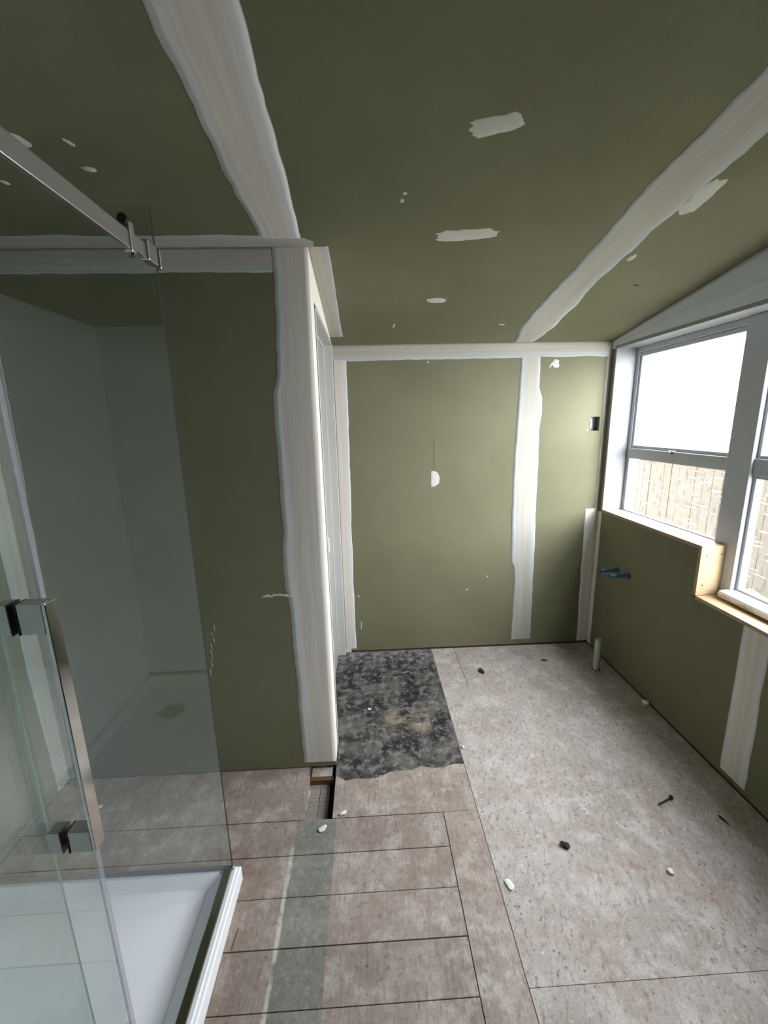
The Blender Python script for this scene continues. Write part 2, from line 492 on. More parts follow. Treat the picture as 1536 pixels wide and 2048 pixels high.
pl_back = lambda s, t, o: (s, D-o, t)
pl_part = lambda s, t, o: (s, P-o, t)
pl_right = lambda s, t, o: (R-o, s, t)
pl_left = lambda s, t, o: (LW+o, s, t)
pl_inner = lambda s, t, o: (L+o, s, t)
def const(c): return [(-9, c)]

# ================================================================== FLOOR
floor = box('floor', (LW-.1, YF-.1, -.10), (R+.14, D+.1, -.052), 'sub'); tag(floor, 'bare timber bathroom floor of old boards and sheets', kind='structure')
GAP = .0013
def plank(name, x0, x1, y0, y1, mat, label=None, dz=0.0, gx=GAP, gy=GAP):
    o = box(name, (x0+gx, y0+gy, -.020+dz), (x1-gx, y1-gy, dz), mat, floor, .0007, 1)
    if label: o['label'] = label
    return o
y1 = 1.389; k = 0
while y1 > YF:
    y0 = max(YF, y1-.1402)
    plank('floorboard', LW, .270, y0, y1, 'boards', dz=rnd.uniform(-.0012, .0006))
    y1 = y0; k += 1
plank('floorboard', LW, -.309, 1.389, P+.02, 'boards', gx=.001, label='wide plain board under the partition wall')
plank('plywood_strip', .270, .4125, YF, 1.389, 'boards', dz=.0004, gy=.0003, label='narrow pinkish plywood strip beside the board ends')
o = prism('plywood_infill', [(-.186, 1.3900), (.4113, 1.3900), (.4113, D), (L-.105, D), (L-.105, 1.79), (-.186, 1.79)], 'z', -.02, 0, 'boards', floor); o['label'] = 'plain infill board in front of the door'
o = prism('chipboard_sheet', [(.4137, .838), (R, .838), (R, D), (.5765, D), (.5765, 2.2), (.4137, 2.2)], 'z', -.02, .0, 'sheet', floor); o['label'] = 'large dusty sheet of flooring'
box('chipboard_sheet', (.4137, 2.2005, -.02), (.5738, D, 0), 'sheet', floor)
box('chipboard_sheet', (.4137, YF, -.02), (R, .8362, .0004), 'sheet', floor)
# black residue in front of the door
rr = random.Random(3)
poly = [(L+.002, 1.60)]
for i in range(1, 12):
    x = L + (.4125-L)*i/12
    base = 1.575 if x < .02 else 1.60
    poly.append((x, base + rr.uniform(-.012, .012) + (.0 if x < .08 else .018)))
poly += [(.4105, 1.625), (.4105, D-.003), (L-.10, D-.003), (L-.10, 1.80), (L+.002, 1.80)]
o = prism('bitumen_residue', poly, 'z', -.0005, .0012, 'tar', floor); o['label'] = 'black tar-like residue on the boards'
# recess in the floor at the end of the partition: lower boards show
box('subfloor_board', (-.309, 1.385, -.052), (-.256, 1.66, -.036), 'sub', floor, .001, 1)
box('subfloor_board', (-.254, 1.385, -.052), (-.212, 1.66, -.0365), 'sub', floor, .001, 1)
box('batten', (-.305, 1.588, -.036), (-.196, 1.606, -.012), 'batten', floor, .001, 1)
box('packer', (-.300, 1.608, -.036), (-.205, 1.66, -.010), 'sheet', floor, .001, 1)
box('batten', (-.309, 1.53, -.036), (-.3035, 1.66, -.002), 'batten', floor)
box('joist_gap', (-.210, 1.392, -.0518), (-.190, 1.60, -.045), 'dark', floor)
# torn edge of the left board
poly = [(-.3095, 1.395), (-.300, 1.40), (-.306, 1.44), (-.297, 1.47), (-.302, 1.50), (-.294, 1.53), (-.301, 1.56), (-.306, 1.60), (-.3095, 1.61)]
o = prism('splintered_edge', poly, 'z', -.018, -.001, 'boards', floor)

# ================================================================== CEILING
def slope_slab(name, x0, x1, ya, yb, t0, t1, mat, parent=None):
    V = [(x0, ya, zc(ya)+t0), (x1, ya, zc(ya)+t0), (x1, yb, zc(yb)+t0), (x0, yb, zc(yb)+t0),
         (x0, ya, zc(ya)+t1), (x1, ya, zc(ya)+t1), (x1, yb, zc(yb)+t1), (x0, yb, zc(yb)+t1)]
    F = [(0,3,2,1),(4,5,6,7),(0,1,5,4),(1,2,6,5),(2,3,7,6),(3,0,4,7)]
    return link(name, V, F, mat, parent)
ceil = slope_slab('ceiling', LW-.1, R+.16, YF-.1, D+.1, .0105, .12, 'frame'); tag(ceil, 'sloping ceiling of green plasterboard with taped joints', kind='structure')
slope_slab('plasterboard_sheet', LW, -.292, YF, D, 0, .010, 'green', ceil)
slope_slab('plasterboard_sheet', -.289, .957, YF, D, 0, .010, 'green', ceil)
slope_slab('plasterboard_sheet', .960, R, YF, D, 0, .010, 'green', ceil)
strip('joint_compound', pl_ceil, YF, 1.60, [(-1.3, -.385), (.92, -.378), (1.3, -.372), (1.6, -.352)], [(-1.3, -.195), (.92, -.199), (1.6, -.200)], 'comp_pink_lift', ceil, rag=(.006, .003), seed=1)
strip('joint_compound', pl_ceil, YF, D-.004, [(-1.3, .86), (1.0, .872), (1.39, .853), (1.8, .868), (2.2, .862), (2.45, .875), (2.6, .905)], [(-1.3, 1.06), (1.19, 1.05), (1.32, 1.04), (1.6, 1.03), (1.9, 1.022), (2.2, 1.05), (2.4, 1.062), (2.55, 1.05), (2.62, 1.045)], 'comp', ceil, rag=(.007, .006), seed=2)
strip('joint_compound', pl_ceil, P-.004, 2.50, const(L), [(1.64, -.112), (2.5, -.114)], 'comp', ceil, rag=(0, .0025), v0=.25, v1=1.0, seed=3, step=.06)
def pl_ceil_x(s, t, o): return (t, s, zc(s)-o)
strip('joint_compound', pl_ceil_x, LW, -.165, [(-1.4, 1.575), (-.4, 1.578), (-.2, 1.59), (-.165, 1.615)], const(P), 'comp', ceil, rag=(.004, 0), v0=0, v1=.75, seed=4)
for a in [(.34, 1.163, .062, .026, -.27, 'rect', 11, 'larger slanting filler patch'), (.37, 1.588, .104, .030, -.08, 'rect', 12, None), (.345, 2.075, .046, .026, .1, None, 13, None),
          (.13, 1.42, .007, .009, 0, None, 14, None), (.137, 1.39, .007, .006, 0, None, 15, None), (-.848, 1.20, .052, .022, .5, None, 16, None),
          (-.71, 1.216, .014, .006, .9, None, 17, None), (-.716, 1.30, .018, .009, .2, None, 18, None), (-.975, 1.346, .012, .008, .5, None, 19, None),
          (1.058, 1.41, .030, .072, .0, 'rect', 20, None), (1.055, 1.735, .014, .022, .1, None, 21, None), (.165, 2.36, .005, .030, .1, None, 22, None),
          (.75, 2.36, .02, .006, .3, None, 23, None)]:
    blob('filler_patch', pl_ceil, a[0], a[1], a[2], a[3], a[4], ceil, seed=a[6], shape=a[5], label=a[7], h=.0028 if a[0] > 1 else .0016)
blob('pencil_mark', pl_ceil, 1.22, 1.95, .016, .004, .3, ceil, 'char', 24, rag=.3)

# ================================================================== BACK WALL
wb = boxes('wall_back', [((LW-.1, D+.0115, -.052), (1.40, D+.10, 2.2)), ((1.40, D+.0115, -.052), (R+.14, D+.10, 1.48)),
                         ((1.40, D+.0115, 1.60), (R+.14, D+.10, 2.2)), ((1.52, D+.0115, 1.48), (R+.14, D+.10, 1.60)), ((1.40, D+.08, 1.48), (1.52, D+.10, 1.60))], 'frame')
tag(wb, 'back wall lined with green plasterboard', kind='structure')
ZB = .012
box('plasterboard_sheet', (L, D, ZB), (1.036, D+.010, HB), 'green', wb)
hx0, hx1, hz0, hz1 = 1.431, 1.494, 1.495, 1.583
xs = [1.039, hx0, hx1, R]; zs = [ZB, hz0, hz1, HB]
V, F = [], []
for y in (D, D+.010):
    for z in zs:
        for x in xs: V.append((x, y, z))
for a in range(3):
    for b in range(3):
        if a == 1 and b == 1: continue
        q = a*4+b
        F.append((q, q+1, q+5, q+4)); q += 16; F.append((q, q+4, q+5, q+1))
for a, b in ((5, 6), (6, 10), (10, 9), (9, 5)): F.append((a, b, b+16, a+16))
for seq in ([0,1,2,3], [3,7,11,15], [15,14,13,12], [12,8,4,0]):
    for a, b in zip(seq, seq[1:]): F.append((a, b, b+16, a+16))
o = fixn(link('plasterboard_sheet', V, F, 'green', wb)); o['label'] = 'sheet with a square cut-out beside the window'
V, F = boxvf((1.420, D+.0116, 1.483), (1.505, D+.045, 1.597))
o = link('flush_box', V, [F[i] for i in (0, 1, 3, 4, 5)], 'flush', wb); o['label'] = 'grey plastic box inside the square cut-out'
# cable in the cut-out
pts = [(1.447, D+.05, 1.49), (1.444, D+.02, 1.51), (1.440, D+.004, 1.535), (1.441, D+.01, 1.56), (1.447, D+.04, 1.585)]
cu = bpy.data.curves.new('cable_c', 'CURVE'); cu.dimensions = '3D'; cu.bevel_depth = .0065; cu.bevel_resolution = 3
sp = cu.splines.new('BEZIER'); sp.bezier_points.add(len(pts)-1)
for b, q in zip(sp.bezier_points, pts):
    b.co = q; b.handle_left_type = b.handle_right_type = 'AUTO'
tmp = bpy.data.objects.new('tmp', cu); COL.objects.link(tmp)
dg = bpy.context.evaluated_depsgraph_get(); me = bpy.data.meshes.new_from_object(tmp.evaluated_get(dg))
vs = [tuple(v.co) for v in me.vertices]; fs = [tuple(p_.vertices) for p_ in me.polygons]
bpy.data.objects.remove(tmp, do_unlink=True)
o = link('cable', vs, fs, 'cable', wb, smooth=True); o['label'] = 'white cable loop inside the square cut-out'
def pl_back_h(s, t, o): return (t, D-o, s)
strip('joint_compound', pl_back_h, L, R, [(-.2, 1.940), (.3, 1.945), (.95, 1.942), (1.1, 1.948), (1.5, 1.940)], const(HB), 'comp', wb, rag=(.0025, 0), v0=0, v1=.72, seed=31)
strip('joint_compound', pl_back, .030, 1.95, const(L), [(0, -.112), (.6, -.114), (1.3, -.108), (1.9, -.104)], 'comp_pink_lift', wb, rag=(0, .002), v0=.28, v1=1, seed=32)
strip('joint_compound', pl_back, .001, .032, const(L), const(-.150), 'comp_pink_lift', wb, rag=(0, 0), v0=.4, v1=.8, seed=36, step=.008)
strip('joint_compound', pl_back, .048, 1.95, [(0, .980), (.50, .985), (.60, .978), (.63, .955), (1.0, .948), (1.4, .950), (1.7, .962), (1.95, .966)], [(0, 1.128), (.7, 1.122), (1.2, 1.112), (1.5, 1.105), (1.62, 1.120), (1.72, 1.115), (1.76, 1.092), (1.95, 1.088)], 'comp', wb, rag=(.0025, .002), seed=33)
strip('joint_compound', pl_back, .018, .985, [(0, 1.462), (.5, 1.455), (1, 1.448)], const(R), 'comp_pink_lift', wb, rag=(.002, 0), v0=.05, v1=.75, seed=34)
strip('joint_compound', pl_back, .98, 1.95, const(1.512), const(R), 'comp', wb, rag=(.003, 0), v0=.30, v1=.8, seed=35)
blob('filler_patch', pl_back, .418, 1.213, .050, .052, 0, wb, seed=41, shape='half', rag=.05, label='white half-round filler patch')
for a in [(1.185, 1.912, .022, .026, .6), (1.155, 1.90, .006, .018, -.5), (.66, .44, .008, .005, 0), (.80, .53, .004, .005, 0), (-.085, .42, .004, .014, .3),
          (-.075, .20, .004, .035, -.1), (.39, 1.93, .006, .006, 0), (1.42, 1.50, .006, .006, 0)]:
    blob('filler_fleck', pl_back, a[0], a[1], a[2], a[3], a[4], wb, seed=int(a[0]*100)+50, rag=.3, n=12)
box('pencil_line', (.4285, D-.0006, 1.27), (.4300, D, 1.46), 'char', wb)

# ================================================================== PARTITION WALL (faces the camera) AND LEFT WALL
wp = box('wall_partition', (LW, P+.0115, .010), (L-.0115, P+.10, 2.21), 'frame'); tag(wp, 'dark partition wall behind the shower', kind='structure')
box('plasterboard_sheet', (LW, P, .006), (L, P+.010, zc(P)), 'green', wp)
strip('joint_compound', pl_part, .030, zc(P), [(0, -.338), (.5, -.342), (.85, -.352), (.9, -.362), (1.2, -.350), (1.5, -.348), (1.70, -.352), (1.76, -.328), (2.1, -.318), (2.3, -.318)], const(L), 'comp_pink_lift', wp, rag=(.0035, 0), v0=.03, v1=.72, seed=61)
def pl_part_h(s, t, o): return (t, P-o, s)
strip('joint_compound', pl_part_h, LW, -.318, const(2.112), const(zc(P)), 'comp', wp, rag=(.0025, 0), v0=0, v1=.7, seed=62)
strip('joint_compound', pl_part, .01, 2.15, const(LW), [(0, -1.385), (.4, -1.375), (.9, -1.345), (1.6, -1.325), (2.2, -1.32)], 'comp', wp, rag=(0, .003), v0=.3, v1=1, seed=63)
for i in range(9):
    a = random.Random(100+i)
    blob('filler_smear', pl_part, -.45+.013*i, .868+a.uniform(-.003, .003), .012, .005, 0, wp, seed=100+i, rag=.4, n=10)
for i in range(8):
    blob('filler_smear', pl_part, -.680-.0045*i+random.Random(i).uniform(-.006, .006), .735-.03*i, random.Random(i+9).uniform(.0010, .0024), random.Random(i+30).uniform(.008, .026), random.Random(i+50).uniform(-.15, .25), wp, seed=120+i, rag=.4, n=10)
wl = box('wall_left', (LW-.10, YF-.1, -.052), (LW-.0115, D+.1, 2.75), 'frame'); tag(wl, 'left wall behind the shower', kind='structure')
def pl_poly_left(y0, y1):
    return [(y0, .006), (y1, .006), (y1, zc(y1)), (y0, zc(y0))]
prism('plasterboard_sheet', pl_poly_left(YF, P), 'x', LW-.010, LW, 'green', wl)
strip('joint_compound', pl_left, .01, 2.15, [(0, 1.580), (.5, 1.565), (2, 1.57)], const(P), 'comp', wl, rag=(.003, 0), v0=0, v1=.7, seed=64)

# ================================================================== DOORWAY WALL with door
DY0, DY1, DZ = 1.800, 2.600, 2.028
wi = boxes('wall_inner', [((L-.10, P+.0115, 0), (L-.0115, DY0-.03, 2.19)), ((L-.10, DY0-.03, DZ+.03), (L-.0115, D, 2.2))], 'frame'); tag(wi, 'narrow wall with the white door', kind='structure')
prism('plasterboard_sheet', [(P, .006), (1.762, .006), (1.762, DZ+.012), (D, DZ+.012), (D, HB), (P, zc(P))], 'x', L-.010, L, 'green', wi)
prism('joint_compound', [(P, .012), (1.760, .012), (1.760, DZ+.016), (D, DZ+.016), (D, HB), (P, zc(P)-.001)], 'x', L, L+.0012, 'bead', wi)
door = empty('door_1', (L-.03, (DY0+DY1)/2, 0)); tag(door, 'closed white door seen edge-on in its frame', kind='structure')
box('jamb', (L-.10, 1.784, 0), (L+.003, DY0+.002, DZ), 'jamb_paint', door, .001, 1)
box('jamb', (L-.10, DY1, 0), (L+.003, D-.006, DZ+.006), 'jamb_paint', door, .0015, 1)
box('door_head', (L-.10, DY0, DZ), (L+.003, DY1, DZ+.008), 'jamb_paint', door, .001, 1)
box('door_stop', (L-.10, DY1-.012, 0), (L-.046, DY1, DZ), 'jamb_paint', door, .001, 1)
box('door_stop', (L-.10, DY0+.006, DZ-.012), (L-.046, DY1-.012, DZ), 'jamb_paint', door, .001, 1)
leaf = box('door_leaf', (L-.086, DY0+.009, .010), (L-.050, DY1-.014, DZ-.014), 'grey_white', door, .0015, 1)
box('latch_plate', (L-.050, 2.08, .915), (L-.021, 2.105, .990), 'white_paint', leaf, .002, 1)
box('latch_recess', (L-.051, 2.055, .905), (L-.030, 2.081, .988), 'rubber', leaf)

# ================================================================== RIGHT WALL
WY0, WY1 = .65, 2.585  # near end lies out of view, placed by how much light it admits
SZ1, SZ2, WZ, STEP = .985, .742, 1.985, 1.760
XO = R+.155
T = .018
wr = boxes('wall_right', [((R+.0115, YF-.1, -.052), (XO, WY0-T, 2.75)), ((R+.0115, WY0-T, -.052), (XO, STEP+T, SZ2-T)),
                          ((R+.0115, STEP+T, -.052), (XO, D+.1, SZ1-T)), ((R+.0115, WY1+T, SZ1-T), (XO, D+.1, 2.1)), ((R+.0115, WY0-T, WZ+T), (XO, D+.1, 2.75))], 'frame')
tag(wr, 'window wall lined with green plasterboard', kind='structure')
o = prism('plasterboard_sheet', [(D, .010), (1.4415, .010), (1.4415, SZ2-T), (STEP+T, SZ2-T), (STEP+T, SZ1-T), (D, SZ1-T)], 'x', R, R+.010, 'green', wr); o['label'] = 'stepped sheet below the window'
prism('plasterboard_sheet', [(1.4385, .010), (YF, .010), (YF, zc(YF)), (WY0-T, zc(WY0-T)), (WY0-T, SZ2-T), (1.4385, SZ2-T)], 'x', R, R+.010, 'green', wr)
prism('plasterboard_sheet', [(D, SZ1-T), (D, HB), (WY0-T, zc(WY0-T)), (WY0-T, WZ+T), (WY1+T, WZ+T), (WY1+T, SZ1-T)], 'x', R, R+.010, 'green', wr)
strip('joint_compound', pl_right, .035, SZ2-T, [(0, 1.375), (.2, 1.372), (.35, 1.380), (.74, 1.383)], [(0, 1.497), (.74, 1.502)], 'comp_pink_lift', wr, rag=(.003, .001), v0=.05, v1=.95, seed=71)
strip('joint_compound', pl_right, .012, SZ1-T, const(2.590), const(D), 'comp_pink_lift', wr, rag=(.002, 0), v0=.2, v1=.7, seed=72)
def pl_right_h(s, t, o): return (R-o, t, s)
strip('joint_compound', pl_right_h, .3, D, const(WZ+.002), [(.3, zc(.3)), (D, HB)], 'comp_cool', wr, rag=(0, 0), v0=.15, v1=.85, seed=73)
blob('pencil_mark', pl_right, 1.735, .700, .004, .004, 0, wr, 'char', 74)

# ================================================================== WINDOW
def pane(a, b, parent):
    v, f = boxvf(a, b)
    return link('pane', v, f, None, parent, mats=['clear', 'obscure'], fm={5: 1})
w1 = empty('window_1', (R+.07, (STEP+WY1)/2, SZ1)); tag(w1, 'white framed window with a low textured pane in the corner', kind='structure')
XF = 1.662
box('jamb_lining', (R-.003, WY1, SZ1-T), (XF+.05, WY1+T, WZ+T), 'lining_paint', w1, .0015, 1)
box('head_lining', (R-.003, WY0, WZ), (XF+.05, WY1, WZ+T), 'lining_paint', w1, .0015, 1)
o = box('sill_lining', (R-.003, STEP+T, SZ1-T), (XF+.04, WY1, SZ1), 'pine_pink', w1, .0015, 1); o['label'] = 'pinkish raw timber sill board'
o = box('step_lining', (R-.003, STEP, SZ2), (XF+.002, STEP+T, SZ1), 'pine', w1, .001, 1); o['label'] = 'cream raw board stepping down between the two sills'
for q in ((1.562, .937), (1.633, .943), (1.562, .792)):
    tube('screw_head', (q[0], STEP+.001, q[1]), (q[0], STEP-.0006, q[1]), .0036, 'metal_dark', o, 10)
tube('screw_head', (1.58, 1.84, SZ1-.001), (1.58, 1.84, SZ1+.0006), .0036, 'metal_dark', bpy.data.objects['sill_lining'], 10)
XB = 1.722
box('stile', (XF, 2.555, SZ1), (XB, WY1, WZ), 'frame_paint', w1, .003)
box('transom', (XF-.006, 1.828, 1.322), (XB, 2.556, 1.386), 'frame_paint', w1, .003)
box('head_rail', (XF, 1.828, 1.955), (XB, 2.556, WZ), 'frame_paint', w1, .003)
box('bead', (XF, 1.828, SZ1), (1.684, 2.556, SZ1+.006), 'frame_paint', w1, .001, 1)
box('mullion', (XF-.012, 1.705, SZ2), (XB, 1.829, WZ), 'frame_paint', w1, .003)
sash = empty('sash', (1.69, 2.19, 1.388), w1)
box('sash_stile', (XF+.006, 2.536, 1.387), (1.705, 2.554, 1.954), 'frame_paint', sash, .004)
box('sash_stile', (XF+.006, 1.830, 1.387), (1.705, 1.847, 1.954), 'frame_paint', sash, .004)
box('sash_rail', (XF+.006, 1.848, 1.387), (1.705, 2.535, 1.405), 'frame_paint', sash, .004)
box('sash_rail', (XF+.006, 1.848, 1.930), (1.705, 2.535, 1.954), 'frame_paint', sash, .004)
pane((1.683, 1.843, 1.400), (1.687, 2.540, 1.935), sash)
box('catch', (XF-.018, 2.16, 1.384), (XF-.004, 2.20, 1.392), 'brushed', w1, .002)
box('catch', (XF-.024, 2.175, 1.372), (XF-.008, 2.187, 1.386), 'brushed', w1, .002)
pane((1.683, 1.826, .980), (1.687, 2.558, 1.326), w1)

w2 = empty('window_2', (R+.07, 1.3, SZ2)); tag(w2, 'taller white framed window beside the corner window', kind='structure')
o = box('sill_lining', (R-.003, WY0, SZ2-T), (XF+.04, STEP, SZ2), 'pine', w2, .0015, 1); o['label'] = 'orange-toned raw timber sill board'
os_ = prism('old_sill', [(1.612, .752), (1.605, .766), (1.612, .781), (1.70, .794), (1.70, .7422), (1.63, .7422)], 'y', WY0, 1.722, 'oldsill', w2, .002)
os_['label'] = 'weathered old painted sill nosing'
box('transom', (XF, WY0, 1.317), (XB, 1.704, 1.390), 'frame_paint', w2, .003)
box('head_rail', (XF, WY0, 1.935), (XB, 1.704, WZ), 'frame_paint', w2, .003)
box('mullion', (XF-.008, 1.06, .79), (XB, 1.13, WZ), 'frame_paint', w2, .003)
box('stile', (XF, WY0, .79), (XB, WY0+.04, WZ), 'frame_paint', w2, .003)
for (ya, yb) in ((.69, 1.06), (1.13, 1.704)):  # nearer bay is unseen, added to bring light to the front of the room
    for (za, zb) in ((.786, 1.317), (1.390, 1.935)):
        s_ = empty('sash', (1.69, (ya+yb)/2, za), w2)
        box('sash_stile', (XF+.008, yb-.016, za), (1.705, yb-.001, zb), 'frame_paint', s_, .003)
        box('sash_stile', (XF+.008, ya+.001, za), (1.705, ya+.016, zb), 'frame_paint', s_, .003)
        box('sash_rail', (XF+.008, ya+.017, za), (1.705, yb-.017, za+.014), 'frame_paint', s_, .003)
        box('sash_rail', (XF+.008, ya+.017, zb-.014), (1.705, yb-.017, zb), 'frame_paint', s_, .003)
        pane((1.683, ya+.012, za+.008), (1.687, yb-.012, zb-.008), s_)
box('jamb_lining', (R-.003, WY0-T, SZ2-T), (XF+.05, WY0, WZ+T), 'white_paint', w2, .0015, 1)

# wall the camera's doorway is in, and the dim hall behind it
YN = -.060
wf = boxes('wall_front', [((LW-.0115, YN-.10, -.052), (-.47, YN-.0115, 2.60)), ((.47, YN-.10, -.052), (R+.0115, YN-.0115, 2.60)), ((-.47, YN-.10, 2.06), (.47, YN-.0115, 2.60))], 'frame')
tag(wf, 'wall with the doorway the picture is taken from', kind='structure')
def front_sheet(x0, x1, z0):
    prism('plasterboard_sheet', [(x0, z0), (x1, z0), (x1, zc(YN)), (x0, zc(YN))], 'y', YN-.010, YN, 'green', wf)
front_sheet(LW, -.45, .006); front_sheet(.45, R, .006); front_sheet(-.447, .447, 2.06)
wh = box('wall_hall', (LW-.1, YF-.10, -.052), (R+.155, YF-.0115, 2.75), 'frame'); tag(wh, 'end wall of the hall behind the viewer', kind='structure')
box('plasterboard_sheet', (LW, YF-.010, .006), (R, YF, zc(YF)), 'green', wh)

# ================================================================== OUTSIDE
gr = box('ground', (R+.16, -3, -.6), (9, 9, -.45), plain('outdoor_ground', (.16, .17, .11), .9, var=.3, nscale=6)); tag(gr, 'ground outside the window', kind='structure')
FX = 3.0
fence = empty('paling_fence', (FX, 3.0, -.45)); tag(fence, 'beige timber paling fence seen through the textured window panes', 'fence')
y = .2
while y < 5.2:
    box('paling', (FX+rnd.uniform(0, .006), y, -.40), (FX+.018, y+.096, 1.185+rnd.uniform(-.012, .012)), 'fence_wood', fence)
    y += .101
for z in (-.1, .85): box('fence_rail', (FX+.019, .2, z), (FX+.065, 5.25, z+.07), 'fence_wood', fence)
for yy in (.4, 2.1, 3.8, 5.1): box('fence_post', (FX+.066, yy, -.45), (FX+.16, yy+.09, 1.10), 'fence_wood', fence)
# shrub beyond the fence
rs = random.Random(5)
shrub = empty('garden_shrub', (4.4, 6.9, -.45)); tag(shrub, 'grey-green shrub seen low through the upper window pane', 'shrub')
V, F = [], []
for i in range(1400):
    while True:
        p_ = Vector((rs.uniform(-1, 1), rs.uniform(-1, 1), rs.uniform(-1, 1)))
        if .5 < p_.length < 1: break
    c = Vector((4.4+p_.x*.6, 6.9+p_.y*.9, .75+p_.z*.78))
    a = Vector((rs.gauss(0, 1), rs.gauss(0, 1), rs.gauss(0, 1))).normalized(); b = a.orthogonal().normalized()
    k = len(V); s1, s2 = .05, .02
    V += [tuple(c-a*s1), tuple(c+b*s2+Vector((0, 0, .004))), tuple(c+a*s1), tuple(c-b*s2)]
    F += [(k, k+1, k+2), (k, k+2, k+3)]
tag(link('foliage', V, F, plain('shrub_leaf', (.10, .115, .085), .7, var=.35, nscale=9), shrub), kind='stuff')
for i in range(4):
    tube('stem', (4.4+.04*i-.06, 6.9+.05*i-.08, -.45), (4.4+(i-1.5)*.16, 6.9+(i-1.5)*.2, .8), .018, 'frame', shrub, 8)

# ================================================================== PIPES
pw = empty('waste_pipe', (1.428, 2.311, 0)); tag(pw, 'short white plastic waste pipe rising from the floor in the corner', 'pipe')
tube('pipe_body', (1.428, 2.311, .0), (1.424, 2.309, .212), .0185, 'pvc', pw, 24, hollow=.0155)
tube('floor_hole', (1.428, 2.311, .0), (1.428, 2.311, .0012), .024, 'dark', pw, 24)
for (yy, zz, lab) in ((2.361, .648, 'blue water pipe stub nearer the room corner'), (2.257, .652, 'blue water pipe stub farther from the room corner, lower in view')):
    e = empty('pipe_stub', (R, yy, zz-.012)); tag(e, lab, 'pipe', 'water pipe stubs under the window')
    tube('pipe_body', (R-.001, yy, zz), (R-.112, yy, zz), .0115, 'blue', e, 20, hollow=.0075)
    tube('collar', (R-.0005, yy, zz), (R-.012, yy, zz), .018, 'blue', e, 20)

# ================================================================== SHOWER
TX, TY, TZ_ = -.487, 1.178, .066
TY0 = -.045
tray = empty('shower_tray', ((LW+TX)/2, (TY+TY0)/2, 0)); tag(tray, 'low white acrylic shower tray on the bare floor', 'shower tray')
bm = bmesh.new()
def ring(x0, x1, ya, yb, z): return [bm.verts.new(q) for q in ((x0, ya, z), (x1, ya, z), (x1, yb, z), (x0, yb, z))]
x0 = LW+.002
rings = [ring(x0, TX, TY0, TY, .001), ring(x0, TX, TY0, TY, TZ_-.012), ring(x0+.0, TX-.003, TY0+.003, TY-.003, TZ_-.006), ring(x0, TX-.012, TY0+.010, TY-.005, TZ_-.005), ring(x0, TX-.014, TY0+.012, TY-.007, TZ_),
         ring(x0+.03, TX-.045, TY0+.04, TY-.030, TZ_), ring(x0+.036, TX-.052, TY0+.047, TY-.036, TZ_-.006), ring(x0+.06, TX-.095, TY0+.08, TY-.055, .038), ring(x0+.10, TX-.125, TY0+.12, TY-.09, .033)]
for a, b in zip(rings, rings[1:]):
    for i in range(4): bm.faces.new((a[i], a[(i+1) % 4], b[(i+1) % 4], b[i]))
bm.faces.new(rings[-1]); bm.faces.new(rings[0][::-1])
bmesh.ops.recalc_face_normals(bm, faces=bm.faces[:])
bm.verts.index_update()
vs = [tuple(v.co) for v in bm.verts]; fs = [tuple(v.index for v in f.verts) for f in bm.faces]; bm.free()
link('tray_body', vs, fs, 'acrylic', tray)
tube('drain_cap', (-1.125, .275, .033), (-1.125, .275, .040), .058, 'brushed', tray, 32)

def glass_panel(name, a, b, parent, edge, edge_faces):
    v, f = boxvf(a, b)
    return link(name, v, f, None, parent, mats=['glass', edge], fm={i: 1 for i in edge_faces})
enc = empty('shower_screen', (-.515, .58, TZ_)); tag(enc, 'frameless glass shower enclosure with steel rail and sliding door', 'shower screen')
# faces: 0 bottom 1 top 2 -y 3 +x 4 +y 5 -x
GY = 1.165
glass_panel('return_panel', (LW+.004, GY-.005, TZ_+.008), (-.512, GY+.005, 2.105), enc, 'glass_edge', (0, 3, 5))
box('bottom_channel', (LW+.004, GY-.006, TZ_), (-.507, GY+.006, TZ_+.009), 'seal', enc, .001, 1)
sill = box('sill_rail', (-.540, TY0+.01, TZ_), (-.510, GY-.007, TZ_+.010), 'chrome', enc, .003)
glass_panel('sliding_door', (-.524, -.03, TZ_+.016), (-.516, .626, 2.06), enc, 'glass_edge', (0, 1, 2))
box('edge_seal', (-.523, .6262, TZ_+.018), (-.517, .637, 2.06), 'clear_seal', bpy.data.objects['sliding_door'], .001, 1)
glass_panel('fixed_panel', (-.560, TY0+.01, TZ_+.010), (-.556, .592, 2.06), enc, 'glass_ledge', (0, 1, 2, 4))
hd = empty('handle', (-.52, .585, .885), enc)
yh0, yh1 = .574, .597
box('handle_bar', (-.4775, yh0, .885), (-.4715, yh1, 1.330), 'chrome', hd, .0012)
for z0, z1 in ((1.282, 1.330), (.885, .925)):
    box('handle_arm', (-.5135, yh0, z0), (-.478, yh1, z1), 'brushed', hd, .001)
    box('handle_arm', (-.5470, yh0, z0), (-.5265, yh1, z1), 'brushed', hd, .001)
    box('gasket', (-.5158, yh0-.001, z0), (-.5135, yh1, z1), 'rubber', hd)
    box('gasket', (-.5265, yh0-.001, z0), (-.5242, yh1, z1), 'rubber', hd)
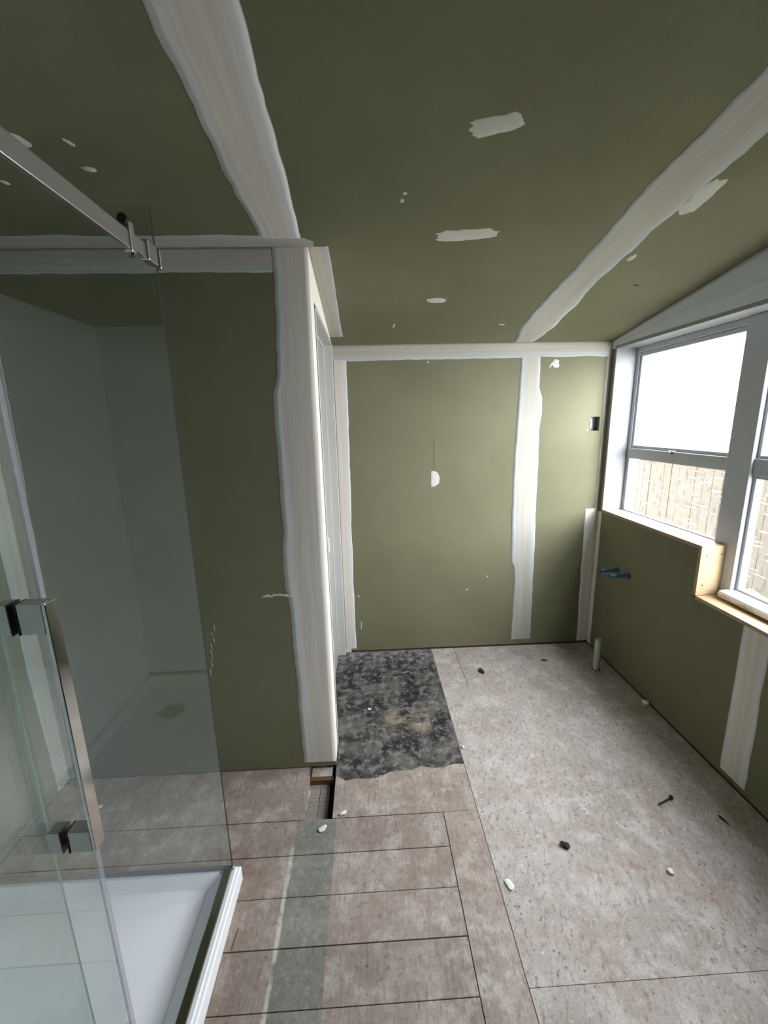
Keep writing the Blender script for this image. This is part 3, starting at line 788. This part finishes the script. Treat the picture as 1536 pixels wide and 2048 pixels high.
# top rail with end bracket
rail = box('top_rail', (-.520, TY0, 1.966), (-.510, 1.040, 2.004), 'brushed', enc, .0015)
box('end_stop', (-.524, 1.040, 1.960), (-.506, 1.062, 2.024), 'brushed', rail, .003)
tube('rubber_bumper', (-.515, 1.030, 2.022), (-.515, 1.040, 2.022), .0105, 'rubber', rail, 20)
tube('set_screw', (-.515, 1.051, 1.953), (-.515, 1.051, 1.960), .008, 'chrome', rail, 16)
box('bracket_bar', (-.520, 1.062, 1.972), (-.510, 1.112, 2.006), 'brushed', rail, .0015)
box('glass_clamp', (-.526, 1.112, 1.968), (-.504, 1.160, 2.014), 'brushed', rail, .003)
box('glass_clamp', (-.526, 1.170, 1.968), (-.504, 1.180, 2.014), 'brushed', rail, .003)
# wall lining inside the shower, on the left wall
lin = empty('shower_lining', (LW+.01, .5, TZ_)); tag(lin, 'white acrylic wall lining inside the shower, reflected in its glass', 'wall lining')
box('lining_sheet', (LW+.0005, TY0-.010, TZ_+.001), (LW+.004, GY-.008, 2.10), 'acrylic', lin)
box('lining_sheet', (LW+.0045, YN+.0005, TZ_+.001), (-.50, YN+.004, 2.10), 'acrylic', lin)

# ================================================================== DEBRIS ON THE FLOOR
def crumb(name, x, y, sx, sy, sz, mat, label, cat, seed, ang=0, z0=0.0012, group=None):
    rr = random.Random(seed); bm = bmesh.new()
    bmesh.ops.create_icosphere(bm, subdivisions=2, radius=1)
    for v in bm.verts:
        k = 1+rr.uniform(-.28, .28)
        a = v.co*k; X, Y = a.x*sx, a.y*sy
        v.co = (x+X*math.cos(ang)-Y*math.sin(ang), y+X*math.sin(ang)+Y*math.cos(ang), a.z*sz)
    mz = min(v.co.z for v in bm.verts)
    vs = [(v.co.x, v.co.y, v.co.z-mz+z0) for v in bm.verts]; fs = [tuple(v.index for v in f.verts) for f in bm.faces]; bm.free()
    o = link(name, vs, fs, mat); tag(o, label, cat, group); return o
crumb('plaster_crumb', .447, 1.103, .012, .022, .003, 'plaster', 'largest white plaster crumb, beside the long floor joint', 'crumb', 1, .4, .0004)
crumb('plaster_crumb', 1.025, 1.109, .010, .011, .005, 'plaster', 'round white plaster crumb in the middle of the dusty sheet', 'crumb', 2, 0, .0002)
crumb('plaster_crumb', 1.515, 1.957, .014, .020, .014, 'plaster', 'white plaster scrap against the foot of the window wall', 'crumb', 3, .5, .0002)
crumb('plaster_crumb', -.222, 1.346, .018, .011, .0025, 'plaster', 'white plaster crumb on the grey painted stripe', 'crumb', 4, .6, .0004)
crumb('plaster_crumb', -.03, 2.03, .010, .007, .004, 'plaster', 'white crumb on the black residue in front of the door', 'crumb', 5)
crumb('plaster_crumb', .43, 1.72, .008, .011, .004, 'plaster', 'small white crumb touching the joint beside the black residue', 'crumb', 6, .3, .0002)
crumb('plaster_crumb', -1.18, 1.50, .010, .008, .005, 'plaster', 'tiny white crumb on the floor behind the shower glass', 'crumb', 7, .3, .0002)
crumb('plaster_crumb', -.145, 1.405, .016, .009, .004, 'plaster', 'pale crumb at the edge of the hole in the floor', 'crumb', 8, .3, .0002)
crumb('bark_chip', .692, 2.335, .014, .026, .008, 'char', 'dark chip lying near the back wall', 'debris', 11, .4, .0002)
crumb('bark_chip', .701, 1.220, .016, .012, .008, 'char', 'black chip in the middle of the bare floor', 'debris', 12, -.5, .0002)
crumb('bark_chip', 1.370, 1.284, .004, .022, .004, 'char', 'thin dark sliver beside the window wall', 'debris', 13, .2, .0002)
crumb('bark_chip', 1.14, 2.43, .020, .006, .004, 'char', 'small dark flake in front of the back wall joint', 'debris', 14, -.2, .0002)
crumb('wood_splinter', -.455, 1.00, .0022, .032, .002, 'pine_pink', 'thin pale splinter beside the shower tray', 'splinter', 15, -.1, .0006)
# nail
nl = empty('nail', (1.20, 1.375, 0)); tag(nl, 'dark nail with a round head lying on the dusty sheet', 'nail')
tube('nail_shank', (1.165, 1.362, .006), (1.232, 1.386, .007), .0035, 'metal_dark', nl, 10)
tube('nail_head', (1.232, 1.386, .0085), (1.238, 1.3885, .0085), .0085, 'metal_dark', nl, 14)
